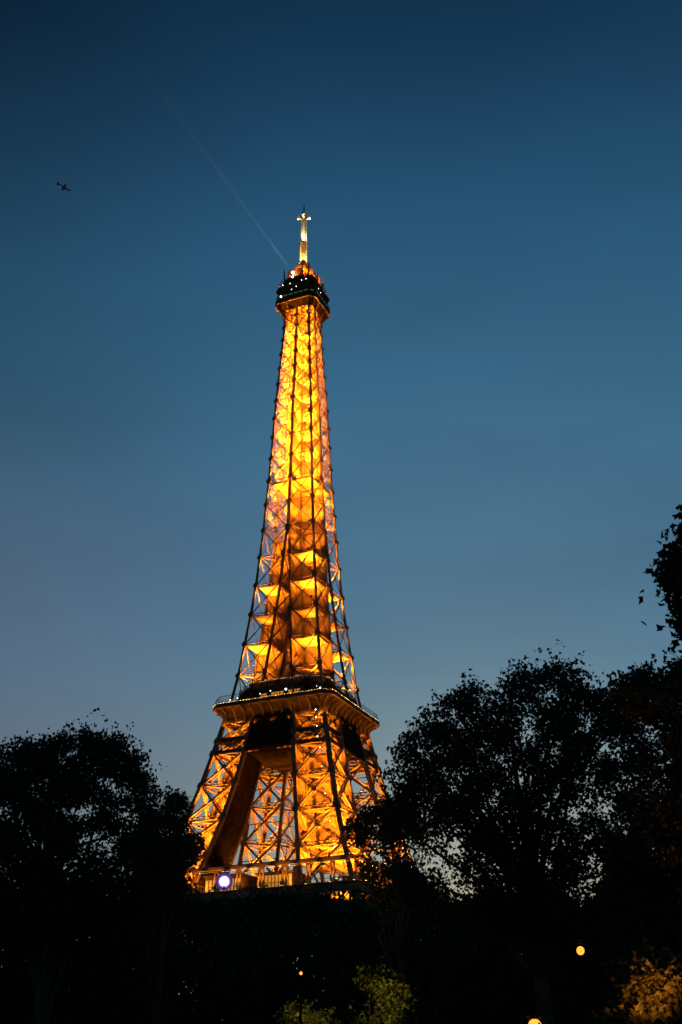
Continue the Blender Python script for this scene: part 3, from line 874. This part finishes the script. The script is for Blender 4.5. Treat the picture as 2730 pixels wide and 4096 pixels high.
    tb.tube([(b.x, b.y, -.1), (b.x * .9 + fk[0] * .1, b.y * .9 + fk[1] * .1, fk[2] * .5), fk, (fk + hi_) / 2 + rng.normal(size=3) * .3, hi_], [trunk * 1.25, trunk, trunk * .85, trunk * .5, trunk * .15], 9)
    for i in rng.choice(len(cen), min(limbs, len(cen)), False):
        c_ = cen[i]; t0 = rng.uniform(.05, .75); s_ = fk + (hi_ - fk) * t0
        m1 = s_ + (c_ - s_) * .5 + np.array([0, 0, .6]) + rng.normal(size=3) * .35
        r0 = trunk * .38 * (1 - .5 * t0)
        tb.tube([s_, m1, c_], [r0, r0 * .55, r0 * .12], 5, False)
    tk_ = tb.build('trunk', BARK, root, True)
    return root

RT_GAPS = [(1590, 3410, 70, 90, .08), (2590, 2900, 60, 130, .12), (2400, 3225, 150, 80, .10), (2300, 3260, 60, 60, .05), (2540, 3110, 90, 90, .3), (1700, 3420, 190, 120, .16), (1800, 3390, 70, 50, .04),
           (1620, 3340, 60, 50, .2), (2220, 3340, 45, 60, .05), (2370, 3500, 60, 150, .22), (1830, 3560, 120, 80, .25), (2390, 3640, 70, 90, .2), (2100, 2950, 60, 40, .3),
           (2220, 3000, 50, 60, .35), (1780, 2860, 60, 50, .35), (1960, 2860, 40, 40, .4), (2440, 2990, 80, 60, .3), (1650, 3080, 50, 40, .3)]
tree('large dark plane tree right of the tower, crown open to the sky near its trunk', 45,
     [(1555, 3070), (1600, 3030), (1625, 2960), (1640, 2905), (1700, 2870), (1720, 2810), (1770, 2790), (1812, 2750), (1870, 2725), (1935, 2730), (1950, 2790), (1985, 2740),
      (2020, 2720), (2045, 2680), (2075, 2640), (2120, 2650), (2190, 2635), (2240, 2645), (2290, 2630), (2340, 2680), (2350, 2740), (2400, 2760), (2480, 2770), (2560, 2790), (2600, 2850),
      (2570, 2960), (2560, 3080), (2500, 3160), (2440, 3280), (2430, 3420), (2450, 3560), (2440, 3720), (2300, 3760), (2080, 3680), (1900, 3650), (1720, 3640), (1620, 3560), (1600, 3470), (1560, 3400), (1530, 3330), (1545, 3230), (1590, 3160)],
     (2190, 3900), 1850, .18, RT_GAPS, 3.6, trunk=.34, fork=.5, limbs=44, shift=(0, 22),
     twigs=[(2298, 3772, 39.9, .4), (2350, 3800, 39.8, .35), (2322, 3755, 40, .7), (2300, 3740, 40.2, .8), (2335, 3735, 40.3, .8), (2110, 4080, 38.4, .5), (2165, 4100, 38.4, .5), (2140, 4070, 38.5, .6)])
tree('low leafy branches of a dark tree hiding the right end of the first platform', 52,
     [(1400, 3300), (1440, 3260), (1500, 3235), (1560, 3200), (1620, 3210), (1690, 3300), (1700, 3400), (1640, 3500), (1640, 3600), (1540, 3640), (1480, 3560), (1460, 3430), (1530, 3420), (1520, 3370), (1460, 3390), (1420, 3350)],
     (1640, 3900), 250, .17, [(1590, 3390, 80, 70, .04), (1560, 3440, 90, 60, .08), (1630, 3300, 50, 40, .3), (1500, 3360, 60, 30, .2)], 1.6, trunk=.2, limbs=14)
tree('dark tree on the far right with a jagged sloping top and dense lower crown', 38,
     [(2420, 2790), (2480, 2715), (2540, 2690), (2580, 2660), (2620, 2690), (2690, 2650), (2740, 2640), (2900, 2600), (3000, 2800), (3000, 3700), (2800, 4000), (2480, 3960), (2440, 3700), (2430, 3400), (2480, 3200), (2560, 3080), (2590, 2960), (2560, 2860)],
     (2760, 3950), 1900, .19, [(2610, 2930, 60, 120, .2), (2560, 3120, 70, 60, .25), (2660, 3060, 60, 60, .4), (2680, 2820, 40, 40, .4)], 3.2, trunk=.36, limbs=30, shift=(0, 18))
tree('nearest tree, only its leafy branch ends showing at the right edge', 19,
     [(2760, 2060), (2738, 2080), (2728, 2110), (2720, 2140), (2735, 2170), (2705, 2185), (2672, 2192), (2658, 2212), (2680, 2235), (2672, 2262), (2648, 2278), (2622, 2286), (2635, 2312), (2668, 2322), (2690, 2350), (2702, 2400), (2695, 2450), (2712, 2480), (2702, 2510), (2715, 2530), (2760, 2510), (2830, 2480), (2850, 2300), (2830, 2080)],
     (3300, 3300), 230, .15, [(2690, 2300, 22, 14, .0), (2720, 2275, 16, 20, .1), (2735, 2430, 16, 20, .1), (2725, 2250, 20, 14, .3)], 1.1, per=13, sig=.13, trunk=.3, limbs=40, fork=.8, shoots=.2, shift=(26, 0))
LT_GAPS = [(370, 3250, 55, 60, .12), (350, 3400, 55, 70, .12), (480, 3265, 70, 40, .12), (455, 3400, 60, 60, .15), (510, 3330, 50, 40, .3), (520, 3160, 50, 60, .3), (600, 3180, 50, 50, .25),
           (630, 3330, 60, 50, .12), (410, 3460, 40, 30, .05), (570, 3485, 36, 22, .0), (440, 3170, 50, 50, .35), (190, 3400, 50, 60, .4), (100, 3270, 60, 40, .5), (240, 3220, 40, 40, .5), (570, 3320, 40, 40, .4), (340, 3120, 30, 40, .45), (240, 3560, 40, 50, .6), (400, 3590, 60, 30, .5)]
tree('broad dark tree at the left edge with pointed leafy tips and small sky gaps', 48,
     [(-160, 3000), (-60, 2965), (0, 2985), (55, 2945), (75, 2950), (110, 2970), (140, 2940), (165, 2975), (182, 2950), (215, 2945), (240, 2920), (262, 2945), (280, 2915), (300, 2920), (325, 2940), (352, 2893), (372, 2915), (385, 2945), (405, 2930), (425, 2940),
      (458, 2925), (480, 2930), (490, 2950), (505, 2985), (530, 2990), (556, 2972), (578, 3000), (575, 3050), (596, 3090), (615, 3100), (605, 3140), (580, 3180), (600, 3260), (640, 3330), (660, 3420), (620, 3480), (590, 3600), (450, 3680), (200, 3720), (-100, 3720), (-220, 3400)],
     (230, 3900), 2000, .18, LT_GAPS, 3.4, trunk=.34, limbs=40, shift=(-8, 24))
tree('smaller dark tree beside the left leg of the tower, its leaves crossing the lit trusses', 58,
     [(590, 3180), (625, 3165), (650, 3152), (670, 3180), (698, 3162), (730, 3180), (752, 3200), (748, 3250), (740, 3290), (722, 3330), (745, 3350), (775, 3325), (800, 3330), (800, 3370), (780, 3420), (745, 3440), (735, 3480), (760, 3500), (740, 3560), (640, 3640), (560, 3560), (570, 3400), (580, 3280)],
     (640, 3900), 640, .18, [(640, 3330, 55, 40, .15), (690, 3370, 40, 30, .2), (610, 3210, 50, 40, .35), (715, 3420, 40, 40, .3), (575, 3490, 40, 22, .05), (660, 3260, 50, 40, .4)], 1.8, trunk=.22, limbs=18, shoots=.6, shift=(-12, 12))
# the dark belt of trees below the tower
def mound(x0, x1, top, k, bot=4330):
    pts = []
    for i in range(k * 2 + 1):
        t = i / k / 2; y = top + (1 - math.sin(math.pi * (.12 + .76 * t))) * 170 + random.uniform(-30, 30)
        pts.append((x0 + (x1 - x0) * t, y))
    return pts + [(x1 + 20, bot), (x0 - 20, bot)]
belt = [(-260, 560, 3560, 62, 'dark tree mass at the lower left corner'), (380, 1000, 3600, 84, 'rounded dark tree below the violet lamp'),
        (820, 1480, 3588, 92, 'dark tree standing before the middle of the first platform'), (1330, 1960, 3600, 80, 'dark tree below the right end of the lit gallery'),
        (1800, 2480, 3640, 66, 'dark tree below the open crown of the plane tree'), (2300, 2990, 3560, 54, 'dark tree filling the lower right behind the amber leaves')]
for x0, x1, top, dd, lab in belt:
    tree(lab, dd, mound(x0, x1, top, 11), ((x0 + x1) / 2, 4300), 900, .34, ((2322, 3792, 30, 30, 0),), 3.5, per=20, sig=.6, group='belt of dark trees', limbs=10, trunk=.35, shoots=1.8)
for i, (x0, x1, top) in enumerate(((-200, 700, 3600), (520, 1150, 3625), (1000, 1640, 3615), (1500, 2150, 3620), (2000, 2900, 3650))):
    lab = ('farthest tree behind the dark mass at the lower left', 'far tree behind the rounded tree under the violet lamp', 'far tree just under the floor of the lit gallery',
           'far tree behind the one at the right end of the gallery', 'far tree behind the right hand lamp')[i]
    tree(lab, 128, mound(x0, x1, top, 11), ((x0 + x1) / 2, 4300), 800, .55, (), 5, per=22, sig=1.0, group='belt of dark trees', limbs=6, trunk=.4)
YLEAF = mat('lime_leaf', (.10, .115, .022), .6, .2, (1.3, .35), transl=.3)
tree('small tree with yellow green leaves lit by a lamp at the bottom edge', 50,
     [(1465, 3900), (1500, 3880), (1560, 3885), (1600, 3930), (1620, 4000), (1600, 4060), (1650, 4160), (1600, 4300), (1300, 4300), (1330, 4180), (1440, 4090), (1500, 4060), (1520, 3990), (1480, 3950)],
     (1500, 4300), 200, .18, [(1560, 4020, 60, 40, .15), (1490, 3990, 40, 40, .2), (1600, 4090, 40, 40, .3)], 1.0, limbs=8, trunk=.14, m=YLEAF, shoots=.8)
tree('low lime coloured tree at the bottom edge left of the brighter one', 52,
     [(1140, 4060), (1200, 4020), (1230, 4060), (1300, 4040), (1340, 4090), (1330, 4300), (1090, 4300)],
     (1210, 4300), 130, .18, (), 1.0, limbs=8, trunk=.12, m=YLEAF, shoots=.6)
tree('amber lit leafy tree in the lower right corner', 33,
     [(2480, 4020), (2540, 3920), (2600, 3840), (2625, 3815), (2670, 3860), (2740, 3830), (2850, 3900), (2850, 4300), (2450, 4300)],
     (2640, 4300), 230, .19, [(2640, 3950, 40, 60, .3)], 1.4, limbs=8, trunk=.16)

# ------------------------------------------------------------------ street lamps
def street_lamp(px, py, dist, label, power, col=(1, .5, .13), aim=None, sz=.13):
    p = at(px, py, dist); root = empty('street_lamp', (p.x, p.y, 0), label, 'street lamp', 'street lamps among the trees')
    z = p.z
    po, ca_, gl_ = MB(), MB(), MB()
    po.tube([(p.x, p.y, 0), (p.x, p.y, .9), (p.x, p.y, 1.0), (p.x, p.y, z - .45)], [.16, .14, .08, .05], 10)
    po.tube([(p.x, p.y, z - .45), (p.x, p.y, z - .3)], [.05, .2], 8)
    gl_.ball((p.x, p.y, z - .08), sz * 1.25, 12, 8, 1.05)
    ca_.tube([(p.x, p.y, z + .13), (p.x, p.y, z + .24), (p.x, p.y, z + .3)], [sz * 1.45, sz * .7, .03], 6)
    po.build('post', IRON, root); ca_.build('cap', IRON, root); gl_.build('lantern_glass', LAMPGLASS, root, True)
    if power: lamp('lantern_light', 'SPOT', (p.x, p.y, z + .35), power, col, root, .2, aim, 95, .7)
street_lamp(2322, 3792, 40.6, 'bright amber lantern glowing among the dark trees at the lower right', 0, sz=.1)
street_lamp(2140, 4096, 39, 'lantern at the very bottom edge, right of the lime leaves', 0, sz=.17)
street_lamp(1205, 3884, 47, 'tiny lantern alone in the dark under the tower', 0, sz=.045)
fh_ = Vector((FW.x, FW.y, 0)).normalized()
street_lamp(1530, 4122, 47.6, 'lantern just out of sight below the lime coloured leaves', 230, (1, .68, .16), fh_ + Vector((0, 0, .75)))
street_lamp(2640, 4128, 31.0, 'lantern hidden under the amber leaves in the lower right corner', 620, (1, .25, .02), fh_ + Vector((0, 0, .8)))

street_lamp(1235, 4135, 49.5, 'lantern out of sight under the low lime coloured tree', 190, (1, .66, .15), fh_ + Vector((0, 0, .75)))

# ------------------------------------------------------------------ the aircraft
pc = at(257, 750, 2350)
ax_f = (RT * .86 - UP * .42 + FW * .25).normalized(); ax_w = (RT * .34 + UP * .42 + FW * .62); ax_w = (ax_w - ax_f * ax_w.dot(ax_f)).normalized(); ax_n = ax_f.cross(ax_w)
L = lambda a, b, c: pc + ax_f * a + ax_w * b + ax_n * c
fz, wg, tl, en = MB(), MB(), MB(), MB()
fz.tube([L(-19, 0, .6), L(-14, 0, .3), L(-6, 0, 0), (L(8, 0, 0)), L(15, 0, 0), L(18, 0, -.3)], [.5, 1.5, 2.0, 2.0, 1.7, .5], 10)
def slab(mb, pts, t, nrm):
    n_ = nrm * t / 2; k = len(pts)
    mb.add([p + n_ for p in pts] + [p - n_ for p in pts], [tuple(range(k)), tuple(range(k, 2 * k))[::-1]] + [(i, (i + 1) % k, k + (i + 1) % k, k + i) for i in range(k)])
for s_ in (1, -1):
    slab(wg, [L(5, s_ * 1.5, -.6), L(-1, s_ * 17, .6), L(-3, s_ * 17, .6), L(-2.5, s_ * 1.5, -.6)], .6, ax_n)
    slab(tl, [L(-14, s_ * 1, .8), L(-17.5, s_ * 6.5, 1), L(-18.8, s_ * 6.5, 1), L(-18, s_ * 1, .8)], .4, ax_n)
    en.tube([L(4.5, s_ * 6, -1.9), L(2, s_ * 6, -1.9), L(-.5, s_ * 6, -1.8)], [1.1, 1.15, .7], 9)
    en.beam(L(2, s_ * 6, -1.2), L(.5, s_ * 6, -.2), .5)
slab(tl, [L(-13, 0, 1.6), L(-17, 0, 7), L(-19, 0, 7), L(-18.5, 0, 1.2)], .5, ax_w)
pl = empty('airliner', pc, 'tiny dark airliner high in the sky at the upper left', 'airplane')
fz.build('fuselage', PLANE_M, pl, True); wg.build('wing_pair', PLANE_M, pl); tl.build('tail', PLANE_M, pl); en.build('engines', PLANE_M, pl)
nl = MB(); nl.ball(L(-9, -1.6, -2.1), .75); nl.build('strobe_light', emit('strobe', (1, .9, .8), .55), pl)
